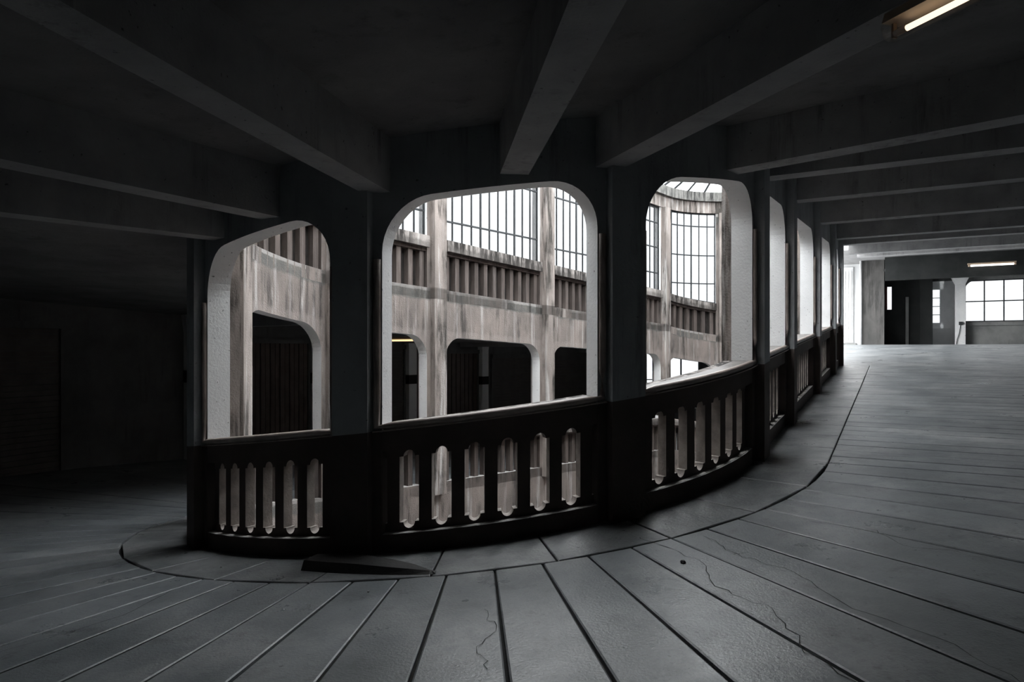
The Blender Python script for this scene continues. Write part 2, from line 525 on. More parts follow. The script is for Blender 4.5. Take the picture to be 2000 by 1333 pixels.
NS = 8
bend_slab = slab_mesh('floor_slab', 0, 1 / NS, J, WID, 'slab', 6, (CX, CY))
bend_strip = slab_mesh('kerb_strip', 0, 1 / 3, 0.0, J, 'strip', 2, (CX, CY))
step = NEAR_SPAN / 5
def place_bend(name, me, t):
    o = obj(name, me, FLOOR, (CX, CY, nosing(t) + random.uniform(-.0025, .0015)), step * t)
    return o
for k in range(int(0.5 * NS), 5 * NS):
    place_bend('floor_slab', bend_slab, k / NS)
for k in range(2, 15):
    place_bend('kerb_strip', bend_strip, k / 3)
for i, cnt, cs in ((5, 7, 3), (6, 10, 4), (7, 10, 4), (8, 7, 3)):
    bx, by, _ = plan(i, 0)
    ms = slab_mesh('floor_slab', i, i + 1 / cnt, J, WID, 'slab', 6, (bx, by))
    mk = slab_mesh('kerb_strip', i, i + 1 / cs, 0.0, J, 'strip', 2, (bx, by))
    for me, c, nm in ((ms, cnt, 'floor_slab'), (mk, cs, 'kerb_strip')):
        for k in range(c):
            d = k / c * bay_len(i)
            obj(nm, me, FLOOR, (bx + D1[0] * d, by + D1[1] * d, nosing(i + k / c) + random.uniform(-.0025, .0015)))

# ------------------------------------------------------------------ the arcade round the well
ARC = 2.0; ARCR = 0.44
ARCADE = empty('wall_atrium'); structure(ARCADE, 'concrete wall round the light well')

def arch_z(i, x):
    L = bay_len(i)
    d = min(x - MARG, L - MARG - x)
    d = max(0.0, d)
    if d >= ARCR: return ARC
    return ARC - (ARCR - math.sqrt(max(0, ARCR ** 2 - (ARCR - d) ** 2)))

def spandrel(i, top=TOPF):
    L = bay_len(i)
    xs = [MARG + ARCR * (1 - math.cos(PI / 2 * k / 10)) for k in range(11)]
    mid = samples(i, MARG + ARCR, L - MARG - ARCR, 6)[1:-1]
    full = xs + mid + [L - x for x in reversed(xs)]
    mb = MB()
    mb.strip([(tx(i, x), nosing(tx(i, x)) + arch_z(i, x), nosing(tx(i, x)) + top) for x in full], -THK, 0.0, (0, 1, 2, 1, 2))
    return mb.build('spandrel', ['paint', 'weather', 'white'], ARCADE)

PITCH = 0.295
def baluster_mesh(name, sl, m):
    h = PITCH / 2; r = 0.055; w = 0.057
    if m == 'fin':
        q = [(w, -0.93), (w, -0.11), (-w, -0.11), (-w, -0.93)]
        v = [(x, y, z + sl * x) for y in (-0.175, -0.05) for x, z in q]
        return make_mesh(name, v, [(3, 2, 1, 0), (4, 5, 6, 7), (0, 1, 5, 4), (1, 2, 6, 5), (2, 3, 7, 6), (3, 0, 4, 7)], [m])
    arc = [PI / 2 * k / 6 for k in range(7)]
    side = [(h, -0.935)] + [(h - r * math.sin(a), -0.834 - r * math.cos(a)) for a in arc] + [(w, -0.834), (w, -0.256)]
    side += [(h - r * math.cos(a), -0.256 + r * math.sin(a)) for a in arc] + [(h, -0.17)]
    poly = side + [(-x, z) for x, z in reversed(side)]
    n = len(poly)
    v = [(x, -0.18, z + sl * x) for x, z in poly] + [(x, -0.075, z + sl * x) for x, z in poly]
    f = [tuple(range(n)), tuple(reversed(range(n, 2 * n)))]
    f += [((k + 1) % n, k, k + n, (k + 1) % n + n) for k in range(n)]
    return make_mesh(name, v, f, [m, 'brown'], [0, 1] + [0] * n)  # brown ramp-side face; paler sides have the well's light put into their colour
_bal = {}
def balusters(i, m, parent):
    n = 10 if bay_len(i) > 3 else 6
    key = (round(slope(i + .5), 4), m)
    if key not in _bal: _bal[key] = baluster_mesh('baluster', -key[0], m)   # local +x runs down the ramp
    for k in range(n + 1):
        x = bay_len(i) / 2 + (k - n / 2) * PITCH
        t = tx(i, x); px, py, a = plan(t, 0)
        # local +y points outward, to the ramp
        o = obj('baluster', _bal[key], parent, (px, py, nosing(t) + EYE), a - PI / 2)

def near_strip(mb, i, x0, x1, lo, hi, o0, o1, mi=(0, 0, 0, 0, 0)):
    mb.strip([(tx(i, x), nosing(tx(i, x)) + lo, nosing(tx(i, x)) + hi) for x in samples(i, x0, x1)], o0, o1, mi)

def balustrade(i, label, group, glazed=False):
    L = bay_len(i)
    b = empty('balustrade')
    tag(b, label, 'balustrade', group)
    fx0, fx1 = MARG - .001, L - MARG + .001
    mb = MB(); near_strip(mb, i, fx0, fx1, -1.13, -0.915, -THK, 0.0, (0, 1, 0, 2, 0)); mb.build('plinth', ['brown', 'weather', 'ledge'], b)
    if glazed:
        mb = MB(); near_strip(mb, i, fx0, fx1, -0.20, -0.10, -THK + .02, 0.0, (0, 0, 0, 0, 0)); mb.build('rail', ['fin'], b)
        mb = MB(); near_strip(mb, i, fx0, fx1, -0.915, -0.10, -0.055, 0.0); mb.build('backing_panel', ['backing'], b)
    else:
        mb = MB(); near_strip(mb, i, fx0, fx1, -0.19, 0.0, -THK + .02, 0.0, (0, 1, 0, 0, 0)); mb.build('rail', ['brown', 'fin'], b)
        mb = MB(); near_strip(mb, i, fx0, fx1, 0.0, 0.05, -THK + .02, -0.034); mb.build('rail_top', ['railtop'], b)
        mb = MB(); near_strip(mb, i, MARG - .075, L - MARG + .075, -0.010, 0.0, 0.0, 0.045); mb.build('rail_fillet', ['rail'], b)
        # roll moulding: bottom and both jambs
        e = MARG - 0.042
        pts = [(e, 1.50)] + [(e, 1.5 - 1.46 * k / 6) for k in range(1, 6)] + [(e, 0.036)]
        pts += [(x, 0.036) for x in samples(i, e, L - e, 14)[1:-1]]
        pts += [(L - e, 0.036)] + [(L - e, 0.036 + 1.464 * k / 6) for k in range(1, 7)]
        mb = MB(); mb.tube([V(tx(i, x), 0.012, nosing(tx(i, x)) + z) for x, z in pts], 0.033, 10)
        mb.build('roll_moulding', ['rail'], b, True)
    mb = MB(); near_strip(mb, i, fx0, fx1, -0.13, 0.09 if glazed else 0.05, -0.31, -THK + .021, (0, 0, 0, 0, 0)); mb.build('sill', ['sill'], b)
    balusters(i, 'fin' if glazed or i < 1 else 'baluster', b)
    return b

def column(t, label, group, glazed=False, top=None):
    """pier centred on station t"""
    i0 = int(math.floor(t + 1e-6))
    def st(x):
        return t + x / (bay_len(i0) if x >= 0 else bay_len(i0 - 1))
    c = empty('column'); tag(c, label, 'column', group)
    n = nosing(t)
    hi = (lambda q: top) if top is not None else (lambda q: nosing(q) + TOPF)
    mb = MB()
    X5 = (-MARG, -MARG / 2, 0, MARG / 2, MARG)
    mb.strip([(st(x), nosing(st(x)) - 1.13, nosing(st(x)) - .02) for x in X5], -THK, 0.0, (3, 1, 1, 1, 3))
    mb.strip([(st(x), nosing(st(x)) - .02, hi(st(x))) for x in X5], -THK, 0.0, (0, 1, 1, 1, 2))
    mb.build('shaft', ['paint', 'weather', 'white', 'fin' if glazed else 'brown'], c)
    w = 0.165
    mb = MB()
    mb.strip([(st(x), nosing(st(x)) - 1.13, hi(st(x)) if top is not None else nosing(st(x)) + TOPF) for x in (-w, 0, w)], -THK - 0.13, -THK + .002)
    mb.build('atrium_pilaster', ['pilaster'], c)
    if not glazed:
        mb = MB(); mb.strip([(st(x), nosing(st(x)) + 0.0, nosing(st(x)) + CEIL) for x in (-w, 0, w)], -.002, 0.11)
        mb.build('pilaster', ['paint'], c)
        mb = MB(); mb.strip([(st(x), nosing(st(x)) - 1.13, nosing(st(x)) + 0.0) for x in (-w, 0, w)], -.002, 0.11)
        mb.build('dado', ['brown'], c)
        mb = MB(); mb.strip([(st(x), nosing(st(x)) - 1.13, nosing(st(x)) - .002) for x in (-MARG + .004, -w - .001)], 0.0, 0.006)
        mb.strip([(st(x), nosing(st(x)) - 1.13, nosing(st(x)) - .002) for x in (w + .001, MARG - .004)], 0.0, 0.006)
        mb.build('dado_return', ['brown'], c)
    return c

G_NEAR = 'balustrades on the near bend'
# open bays of our own storey
near_lab = {
    0: 'weathered balustrade under the arched opening with a dark ribbed door behind it',
    1: 'balustrade bay on the far side of the pier at the tight end of the bend',
    2: 'six-slot dark balustrade on the bend between the tight end and the wedge kerb pier',
    3: 'six-slot dark balustrade on the bend, right of the pier with the wedge kerb',
    4: 'six-slot dark balustrade where the bend runs into the straight ramp',
    5: 'short six-slot balustrade at the start of the straight ramp',
    6: 'first long ten-slot balustrade on the straight ramp',
    7: 'second long ten-slot balustrade on the straight ramp',
    8: 'short six-slot balustrade at the top end of the straight ramp beside the hall'}
for i in range(0, 9):
    spandrel(i)
    balustrade(i, near_lab[i], 'open balustrades along the ramp')
col_lab = {
    0: 'streaked pier at the end of the far atrium wall beside the ribbed door opening',
    1: 'pale streaked pier between two lower openings at the tight end of the well',
    2: 'dark pier at the tight end of the bend with the handrail turning behind it',
    3: 'dark pier on the bend with the wedge-shaped kerb at its foot',
    4: 'dark broad pier on the bend with stained patches near its top',
    5: 'pier where the bend meets the straight ramp',
    6: 'first slim pier of the straight ramp arcade',
    7: 'second slim pier of the straight ramp arcade',
    8: 'third slim pier of the straight ramp arcade',
    9: 'last pier of the straight ramp arcade at the hall'}
for t in range(1, 10):
    column(t, col_lab[t], 'piers of the ramp arcade')
# lower storey across the well (seen through the arches)
low_lab = {-7: 'lower balustrade bay in the far bend next to the straight ramp side', -6: 'middle lower balustrade bay of the far bend',
           -5: 'lower balustrade bay of the far bend in front of the big window',
           -4: 'lower six-slot balustrade across the well next to the far bend', -3: 'lower ten-slot balustrade across the well next to the far short bay',
           -2: 'lower ten-slot balustrade across the well in front of the roller shutter', -1: 'lower six-slot balustrade across the well near the tight end'}
bl = MB()
bl.strip([(-7 + 2 * k / 24, nosing(-7 + k / 12) - 1.0, nosing(-7 + k / 12) + TOPF) for k in range(25)], -THK, -.01)
bl.build('blind_wall', ['weather'], ARCADE)
for i in range(-5, 0):
    spandrel(i)
    balustrade(i, low_lab[i], 'lower balustrades across the well')
for t in range(-5, 1):
    column(t, col_lab[0] if t == 0 else 'lower streaked pier across the well between arched openings', None if t == 0 else 'lower piers across the well')
# wall below
mb = MB()
n = 96
mb.strip([(-16 + 16 * k / n, -8.0, nosing(-16 + 16 * k / n) + (STOREY if False else 0) + (TOPF if k / n * 16 < 9 else -1.0)) for k in range(int(n * 9 / 16) + 1)], -THK, -0.01, (0, 0, 0, 0, 0))
mb.strip([(-7 + 7 * k / 60, -8.0, nosing(-7 + 7 * k / 60) - 0.918) for k in range(61)], -THK - .0, -0.01)
lw = mb.build('lower_wall', ['weather'], ARCADE)
mb = MB()
ring = [V(16 * k / 80, -THK, -8.0) for k in range(80)]
mb.add(ring, [tuple(range(80))])
mb.build('well_bottom', ['weather'], ARCADE)

# glazed upper storey
up_lab = {9: 'blind balustrade under the glazing of the far bend beside the hall', 10: 'blind balustrade under the middle window of the far bend',
          11: 'blind balustrade under the seven-light window of the far bend',
          12: 'blind six-slot balustrade across the well next to the far bend', 13: 'blind ten-slot balustrade across the well behind the broad dark pier',
          14: 'blind ten-slot balustrade under the widest window across the well', 15: 'blind six-slot balustrade across the well near the tight end',
          16: 'blind six-slot balustrade above the ribbed door opening at the tight end'}
for i in range(9, 17):
    balustrade(i, up_lab[i], 'blind balustrades of the glazed upper storey', True)
for t in range(10, 17):
    column(t, {10: 'upper streaked pier in the far bend seen past the straight ramp', 11: 'pale upper pier of the far bend beside the downpipe',
               12: 'brown streaked upper pier where the far bend begins', 13: 'upper streaked pier behind the broad dark pier',
               14: 'brown upper pier right of the widest window', 15: 'white-streaked upper pier left of the widest window',
               16: 'upper pier at the tight end of the well'}[t], 'upper piers between the steel windows', True, RING0)

def steel_window(i, bars, label, group='steel windows of the upper storey'):
    L = bay_len(i)
    w = empty('steel_window'); tag(w, label, 'window', group)
    x0, x1 = MARG - .01, L - MARG + .01
    n = max(5, round((x1 - x0) / 0.282))
    xs = [x0 + (x1 - x0) * k / n for k in range(n + 1)]
    zb = lambda x: nosing(tx(i, x)) + 0.09
    OW0, OW1 = -0.17, -0.13
    mb = MB()
    mb.strip([(tx(i, x), zb(x) - .01, zb(x) + .035) for x in xs], OW0, OW1)
    mb.strip([(tx(i, x), RING0 - .04, RING0 + .0) for x in xs], OW0, OW1)
    for x in (x0, x1):
        s_ = .035 if x == x0 else -.035
        a, b_ = sorted((x, x + s_))
        mb.strip([(tx(i, q), zb(q), RING0) for q in (a, b_)], OW0, OW1)
    mb.build('frame', ['iron'], w)
    for k, x in enumerate(xs[1:-1]):
        hw = 0.019 if k % 4 == 2 else 0.011
        mb = MB(); mb.strip([(tx(i, q), zb(q), RING0) for q in (x - hw, x + hw)], OW0 + .005, OW1 - .005); mb.build('glazing_bar', ['iron'], w)
    zs = [z for z in bars]
    for z in zs:
        mb = MB(); mb.strip([(tx(i, x), z - .016, z + .016) for x in xs], OW0, OW1); mb.build('transom', ['iron'], w)
    lv = zs + [RING0]
    for k in range(n):
        a, b_ = xs[k], xs[k + 1]
        lo = (zb(a), zb(b_))
        for z in lv:
            if z <= max(lo) + .02: continue
            mb = MB(); mb.strip([(tx(i, a), lo[0], z), (tx(i, b_), lo[1], z)], -0.153, -0.147)
            mb.build('pane', ['glass'], w)
            lo = (z, z)
    return w
steel_window(9, [2.1, 3.0, 3.93], 'steel window of the far bend beside the straight ramp')
steel_window(10, [2.1, 3.0, 3.93], 'middle steel window of the far bend')
steel_window(11, [2.1, 3.0, 3.93], 'steel window of the far bend with four rows of panes')
steel_window(12, [2.32, 3.1, 3.85], 'narrow steel window left of the far bend window')
steel_window(13, [2.46, 3.73], 'steel window partly behind the broad dark pier')
steel_window(14, [2.60, 3.73], 'widest steel window across the well, between two streaked piers')
steel_window(15, [2.72, 3.75], 'steel window at the tight end of the well')
steel_window(16, [3.0, 3.8], 'steel window over the ribbed door opening')
# upper wall on our own side, the ring and the rooflight
mb = MB()
mb.strip([(17 + 8 * k / 48, nosing(17 + 8 * k / 48) - STOREY + TOPF, RING0) for k in range(49) if nosing(17 + 8 * k / 48) - STOREY + TOPF < RING0 - .02], -THK, -0.01)
mb.build('upper_wall', ['weather'], ARCADE)
mb = MB(); mb.strip([(16 * k / 120, RING0, RING0 + .36) for k in range(121)], -THK - .02, 0.02); mb.build('ring_beam', ['pilaster'], ARCADE)
mb = MB(); mb.strip([(16 * k / 120, RING0 + .36, RING1) for k in range(121)], -THK - .14, 0.1); mb.build('ring_cornice', ['cornice'], ARCADE)

sky = empty('rooflight'); tag(sky, 'glazed rooflight with slanting steel bars over the light well', 'skylight')
RIDGE = 6.25
def ridge_pt(t):
    u = t % NB
    if u <= 5: return (CX, CY, RIDGE + EYE)
    if 9 <= u <= 12: return (C2X, C2Y, RIDGE + EYE)
    f = run_s(u - 5) / RUN if u < 9 else 1 - run_s(u - 12) / RUN
    return (CX + (C2X - CX) * f, CY + (C2Y - CY) * f, RIDGE + EYE)
ts = []
for i in range(16):
    m_ = 6 if bay_len(i) > 3 else 4
    ts += [i + k / m_ for k in range(m_)]
for k, t in enumerate(ts):
    mb = MB(); mb.tube([V(t, -0.1, RING1 + .0), ridge_pt(t)], 0.042, 4); mb.build('rafter', ['iron'], sky)
    t2 = ts[(k + 1) % len(ts)] if k + 1 < len(ts) else 16.0
    a, b_, c_, d_ = V(t, -.1, RING1 + .03), V(t2, -.1, RING1 + .03), ridge_pt(t2 % 16), ridge_pt(t)
    tri = (Vector(c_) - Vector(d_)).length < 1e-4
    up = Vector((0, 0, .008))
    if tri:
        vv = [a, b_, c_] + [tuple(Vector(q) + up) for q in (a, b_, c_)]
        me = make_mesh('pane', vv, [(2, 1, 0), (3, 4, 5), (0, 1, 4, 3), (1, 2, 5, 4), (2, 0, 3, 5)], ['skyglass'])
    else:
        vv = [a, b_, c_, d_] + [tuple(Vector(q) + up) for q in (a, b_, c_, d_)]
        me = make_mesh('pane', vv, BOXF, ['skyglass'])
    obj('pane', me, sky)
mb = MB(); mb.tube([ridge_pt(0), ridge_pt(10)], 0.05, 6); mb.build('ridge_bar', ['iron'], sky)

# downpipe beside the pale far-bend pier
mb = MB(); x_, y_, _ = plan(11 - .083, -THK - .06); mb.tube([(x_, y_, .2 + EYE), (x_, y_, RING0 - .05 + EYE)], 0.04, 10)
tag(mb.build('downpipe', ['fin'], None, True), 'dark rusty downpipe beside the pale pier of the far bend', 'pipe')

# ------------------------------------------------------------------ ceiling beams (radial)
def beam_at(p0, p1, z, hw, top, label, group, m='beam'):
    a = Vector((p0[0], p0[1])); b_ = Vector((p1[0], p1[1])); d = (b_ - a).normalized(); nn = Vector((-d.y, d.x)) * hw
    mb = MB()
    q = [a - nn, b_ - nn, b_ + nn, a + nn]
    ch = 0.02
    mb.box8([(p.x, p.y, z + EYE) for p in q] + [(p.x, p.y, top + EYE) for p in q])
    return tag(mb.build('ceiling_beam', [m]), label, 'beam', group)
def t_near(s):   # metres before the end of the near bend -> station
    return 5 + s / (R * NEAR_SPAN / 5)
bm = [(t_near(-6.72), 'ceiling beam meeting the wall left of the leftmost arch'), (t_near(-5.82), 'ceiling beam over the leftmost arch of the bend'),
      (t_near(-4.66), 'heavy ceiling beam landing on the wedge kerb pier'), (t_near(-3.45), 'ceiling beam over the middle of the largest arch'),
      (t_near(-2.58), 'ceiling beam landing on the broad dark pier'), (t_near(-0.86), 'ceiling beam over the last arch of the bend'),
      (0.5, 'extra')]
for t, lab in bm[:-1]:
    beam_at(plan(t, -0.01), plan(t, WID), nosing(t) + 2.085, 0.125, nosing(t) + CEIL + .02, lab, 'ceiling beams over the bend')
sb = [(0.40, 'first ceiling beam of the straight ramp, at the bend'), (2.66, 'second ceiling beam of the straight ramp'), (6.14, 'third ceiling beam of the straight ramp'),
      (10.1, 'fourth ceiling beam of the straight ramp'), (12.25, 'fifth ceiling beam of the straight ramp, beside the last pier'),
      (16.6, 'ceiling beam past the last pier')]
for s, lab in sb:
    z = (nosing(5) + (NZ[2] - NZ[1]) * s / RUN)
    p0, p1 = HP(s, -0.01, 0), HP(s, WID, 0)
    beam_at(p0, p1, z + 2.135, 0.125, z + CEIL + .02, lab, 'ceiling beams over the straight ramp')
for t in (-0.5, -1.735, -2.6, -3.5, -4.5):
    beam_at(plan(t, -0.01), plan(t, WID), nosing(t) + 2.2, 0.125, nosing(t) + CEIL + .02, 'lower ceiling beam across the well behind the arches', 'lower ceiling beams')

# ------------------------------------------------------------------ garage doors and pillars on the outer wall
def pillar(t, label='grey pillar between garage doors across the well', group='pillars between the garage doors', m='white'):
    p = empty('pillar'); tag(p, label, 'pillar', group)
    x, y, a = plan(t, WID); w = 0.17; d = 0.22
    tx_, ty_ = -math.sin(a), math.cos(a); ox, oy = math.cos(a), math.sin(a)
    lo, hi = nosing(t) - 1.1 + EYE, nosing(t) + CEIL + EYE
    def bx(u0, u1, v0, v1, z0, z1, bm_, nm):
        q = [(x + tx_ * u + ox * v, y + ty_ * u + oy * v) for u, v in ((u0, v0), (u1, v0), (u1, v1), (u0, v1))]
        mb = MB(); mb.box8([(*k, z0) for k in q] + [(*k, z1) for k in q]); mb.build(nm, [bm_], p)
    bx(-w, w, -d, 0, lo, hi - .45, m, 'shaft')
    # corbelled head
    mb = MB()
    q0 = [(x + tx_ * u + ox * v, y + ty_ * u + oy * v, hi - .45) for u, v in ((-w, -d), (w, -d), (w, 0), (-w, 0))]
    q1 = [(x + tx_ * u + ox * v, y + ty_ * u + oy * v, hi) for u, v in ((-w * 1.35, -d), (w * 1.35, -d), (w * 1.35, 0), (-w * 1.35, 0))]
    mb.box8(q0 + q1); mb.build('corbel', [m], p)
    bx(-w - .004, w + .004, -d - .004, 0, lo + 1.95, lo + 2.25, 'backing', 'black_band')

def garage_door(t0, t1, style, label, h=2.95):
    g = empty('garage_door'); tag(g, label, 'garage door', 'garage doors on the outer wall')
    ln0 = Vector(plan(t0, WID)[:2]); ln1 = Vector(plan(t1, WID)[:2]); L = (ln1 - ln0).length
    def pt(f, off, z):
        t = t0 + (t1 - t0) * f
        x, y, a = plan(t, WID - off)
        return (x, y, z + EYE)
    zb = lambda f: nosing(t0 + (t1 - t0) * f) - 1.1
    top = max(zb(0), zb(1)) + h
    def pc(f0, f1, z0, z1, o0, o1, m, nm):
        n = 4 if style == 'h' else 1
        mb = MB()
        for k in range(n):
            a = f0 + (f1 - f0) * k / n; b_ = f0 + (f1 - f0) * (k + 1) / n
            za = z0 if z0 is not None else None
            q = [pt(a, o0, zb(a) if z0 is None else z0), pt(b_, o0, zb(b_) if z0 is None else z0), pt(b_, o1, zb(b_) if z0 is None else z0), pt(a, o1, zb(a) if z0 is None else z0),
                 pt(a, o0, z1), pt(b_, o0, z1), pt(b_, o1, z1), pt(a, o1, z1)]
            mb.box8(q)
        mb.build(nm, [m], g)
    e = .06 / L
    pc(0, e, None, top, 0, .1, 'outer', 'jamb'); pc(1 - e, 1, None, top, 0, .1, 'outer', 'jamb'); pc(0, 1, top, top + .14, 0, .14, 'outer', 'head_box')
    if style == 'h':
        z0 = min(zb(0), zb(1)); n = int((top - z0) / 0.115)
        for k in range(n):
            a = z0 + (top - z0) * k / n; pc(e, 1 - e, a + .006, a + (top - z0) / n - .006, .015, .05 + .012 * (k % 2), 'shutter', 'slat')
    else:
        n = int(L / 0.13)
        for k in range(n):
            f0 = e + (1 - 2 * e) * k / n; f1 = e + (1 - 2 * e) * (k + .86) / n
            pc(f0, f1, None, top, .015, .05 + .015 * (k % 2), 'shutter2', 'rib')

def t_left(s):   # metres from the near bend along the left run (lower storey) -> station
    v = RUN - s; acc = 0
    for k, l_ in enumerate((S, LG, LG, S)):
        if v <= acc + l_: return -4 + k + (v - acc) / l_
        acc += l_
    return 0
for s in (12.04, 8.42, 4.78, 1.1):
    pillar(t_left(s))
garage_door(t_left(11.8), t_left(8.65), 'v', 'dark ribbed garage door left of the grey pillar across the well')
garage_door(t_left(8.2), t_left(5.0), 'h', 'dark slatted shutter seen behind the lit tube across the well')
garage_door(t_left(4.55), t_left(1.35), 'v', 'dark brown ribbed door framed by the leftmost arch')
ft = lambda deg: -4 - math.radians(deg) / (FAR_SPAN / 3)
garage_door(ft(17), ft(1.8), 'h', 'dark roller shutter right of the grey pillar across the well')
garage_door(ft(36), ft(20.5), 'h', 'dark roller shutter left of the big far window')
pillar(ft(18.7), 'grey pillar between two roller shutters in the far bend', None)
garage_door(0.25, 0.75, 'h', 'dark roller shutter at the low end of the ramp bend')
garage_door(0.95, 1.45, 'h', 'dark roller shutter facing the tight end of the bend')
garage_door(1.62, 2.1, 'h', 'dark roller shutter nearest the photographer on the ramp bend')
pillar(0.85, 'dark pillar between the roller shutters on the ramp bend', None, 'outer')

# big window of the lower far bend
bw = empty('window_1'); structure(bw, 'large many-paned window in the lower far bend')
def bigwin():
    n = 5
    ts_ = [FW0 + (FW1 - FW0) * k / n for k in range(n + 1)]
    zlo = lambda t: nosing(t) + 0.0
    zhi = lambda t: nosing(t) + 2.35
    zm = nosing((FW0 + FW1) / 2) + 1.16
    for k in range(n + 1):
        mb = MB(); e = .003
        mb.strip([(ts_[k] - e, zlo(ts_[k]), zhi(ts_[k])), (ts_[k] + e, zlo(ts_[k]), zhi(ts_[k]))], WID + .05, WID + .1); mb.build('window_bar', ['iron'], bw)
    mb = MB(); mb.strip([(t, zm - .02, zm + .02) for t in ts_], WID + .05, WID + .1); mb.build('window_transom', ['iron'], bw)
    for k in range(n):
        for lo, hi in ((None, zm), (zm, None)):
            mb = MB(); mb.strip([(t, zlo(t) if lo is None else lo, zhi(t) if hi is None else hi) for t in ts_[k:k + 2]], WID + .07, WID + .076)
            mb.build('pane', ['glass'], bw)
bigwin()

# ------------------------------------------------------------------ the hall at the top of the straight ramp
HF = hall_floor(30)
HC = hall_ceil(30)
wf = MB()
# end wall with openings: narrow window (o .82-1.1), nook (o 2.67-3.5), big window (o 3.9-6.7)
E0, E1 = HALL_S, HALL_S + .2
wf.hbox(E0, E1, 0.85, 0.86, HF, HC + .2)
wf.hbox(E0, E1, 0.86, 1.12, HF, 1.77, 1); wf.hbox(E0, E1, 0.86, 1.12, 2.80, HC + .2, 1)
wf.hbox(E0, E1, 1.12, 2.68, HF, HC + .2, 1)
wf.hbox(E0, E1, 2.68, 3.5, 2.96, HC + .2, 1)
wf.hbox(E0, E1, 3.5, 3.86, 2.90, HC + .2, 0)
wf.hbox(E0, E1, 3.86, WID, HF, 1.16, 0); wf.hbox(E0, E1, 3.86, WID, 2.93, HC + .2, 0)
structure(wf.build('wall_far', ['hall', 'halldark']), 'end wall of the hall with windows')
# white block and terrace wall beside it
tb = MB(); tb.hbox(25.0, 27.2, 0.0, 0.86, HF, HC + .25)
structure(tb.build('wall_block', ['block']), 'grey plastered wall block at the hall corner')
tw = MB(); tw.hbox(27.0, 27.2, -2.6, 0.0, HF - .3, 6.0)
structure(tw.build('wall_terrace', ['doorwhite']), 'white outdoor wall beyond the last pier')
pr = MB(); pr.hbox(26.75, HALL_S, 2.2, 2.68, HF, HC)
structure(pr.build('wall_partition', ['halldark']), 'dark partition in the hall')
nk = MB()
nk.hbox(29.2, 29.4, 2.2, 3.2, HF, 1.2); nk.hbox(29.2, 29.4, 2.2, 3.2, 2.75, HC); nk.hbox(29.2, 29.4, 3.05, 3.86, HF, HC)
nk.hbox(27.2, 29.4, 2.1, 2.2, HF, HC); nk.hbox(27.2, 29.4, 3.78, 3.86, HF, HC); nk.hbox(27.2, 29.4, 2.1, 3.86, HC, HC + .2)
structure(nk.build('wall_nook', ['white']), 'lit recess beside the hall window')
# white ribbed door on the terrace wall
dr = empty('white_door'); tag(dr, 'white ribbed double door in full daylight beyond the last pier', 'door')
mb = MB(); mb.hbox(26.94, 27.0, -2.3, -0.42, HF + .12, 3.75); mb.build('door_leaf', ['doorwhite'], dr)
for k in range(14):
    o0 = -2.25 + k * .13
    mb = MB(); mb.hbox(26.92, 26.945, o0, o0 + .08, HF + .2, 3.55); mb.build('rib', ['doorwhite'], dr)
mb = MB(); mb.hbox(26.9, 27.0, -2.4, -0.3, HF, HF + .11); mb.build('threshold', ['hall'], dr)
mb = MB(); mb.hbox(26.9, 27.0, -2.4, -0.05, 4.2, 4.33); mb.build('lintel', ['hall'], dr)
mb = MB(); p_ = HP(24.93, -0.02, 0); mb.tube([(p_[0], p_[1], HF + EYE), (p_[0], p_[1], HC + EYE)], .045, 8)
tag(mb.build('wall_pipe', ['doorwhite'], None, True), 'thin white pipe on the corner of the grey wall block', 'pipe')
# white pillar beside big window
pl = empty('hall_pillar'); tag(pl, 'pale mottled pillar left of the big hall window', 'pillar')
mb = MB(); mb.hbox(26.6, 27.0, 3.5, 3.86, HF, 2.75); mb.build('shaft', ['white'], pl)
mb = MB(); mb.box8([HP(26.6, 3.5, 2.75), HP(27, 3.5, 2.75), HP(27, 3.86, 2.75), HP(26.6, 3.86, 2.75), HP(26.4, 3.3, 3.2), HP(27, 3.3, 3.2), HP(27, 4.05, 3.2), HP(26.4, 4.05, 3.2)]); mb.build('haunch', ['white'], pl)
sw = empty('switch_box'); tag(sw, 'small black switch box with a trailing cable on the pale pillar', 'switch')
mb = MB(); mb.hbox(26.88, 27.0, 1.66, 1.78, HF, 2.3); tag(mb.build('wall_post', ['hall']), 'slim grey post against the dark hall wall', 'post')
mb = MB(); mb.hbox(26.54, 26.6, 3.62, 3.76, 1.02, 1.16); mb.build('case', ['iron'], sw)
mb = MB(); mb.tube([HP(26.57, 3.68, 1.02), HP(26.57, 3.64, .7), HP(26.57, 3.56, .4), HP(26.57, 3.53, HF + .02)], .012, 5); mb.build('cable', ['iron'], sw)
# big hall window
hw = empty('window_2'); structure(hw, 'big steel window of the hall')
cols = [3.88 + .68 * k for k in range(6)]
for k, o in enumerate(cols):
    mb = MB(); mb.hbox(27.05, 27.11, o - .022, o + .022, 1.16, 2.93); mb.build('window_bar', ['iron'], hw)
for z in (1.18, 2.03, 2.91):
    mb = MB(); mb.hbox(27.05, 27.11, 3.86, WID, z - .022, z + .022); mb.build('window_transom', ['iron'], hw)
for k in range(5):
    for z0, z1 in ((1.18, 2.03), (2.03, 2.91)):
        mb = MB(); mb.hbox(27.075, 27.081, cols[k], cols[k + 1], z0, z1); mb.build('pane', ['glass'], hw)
mb = MB(); mb.hbox(26.93, 27.0, 3.86, WID, 1.0, 1.14); mb.build('window_sill', ['hall'], hw)
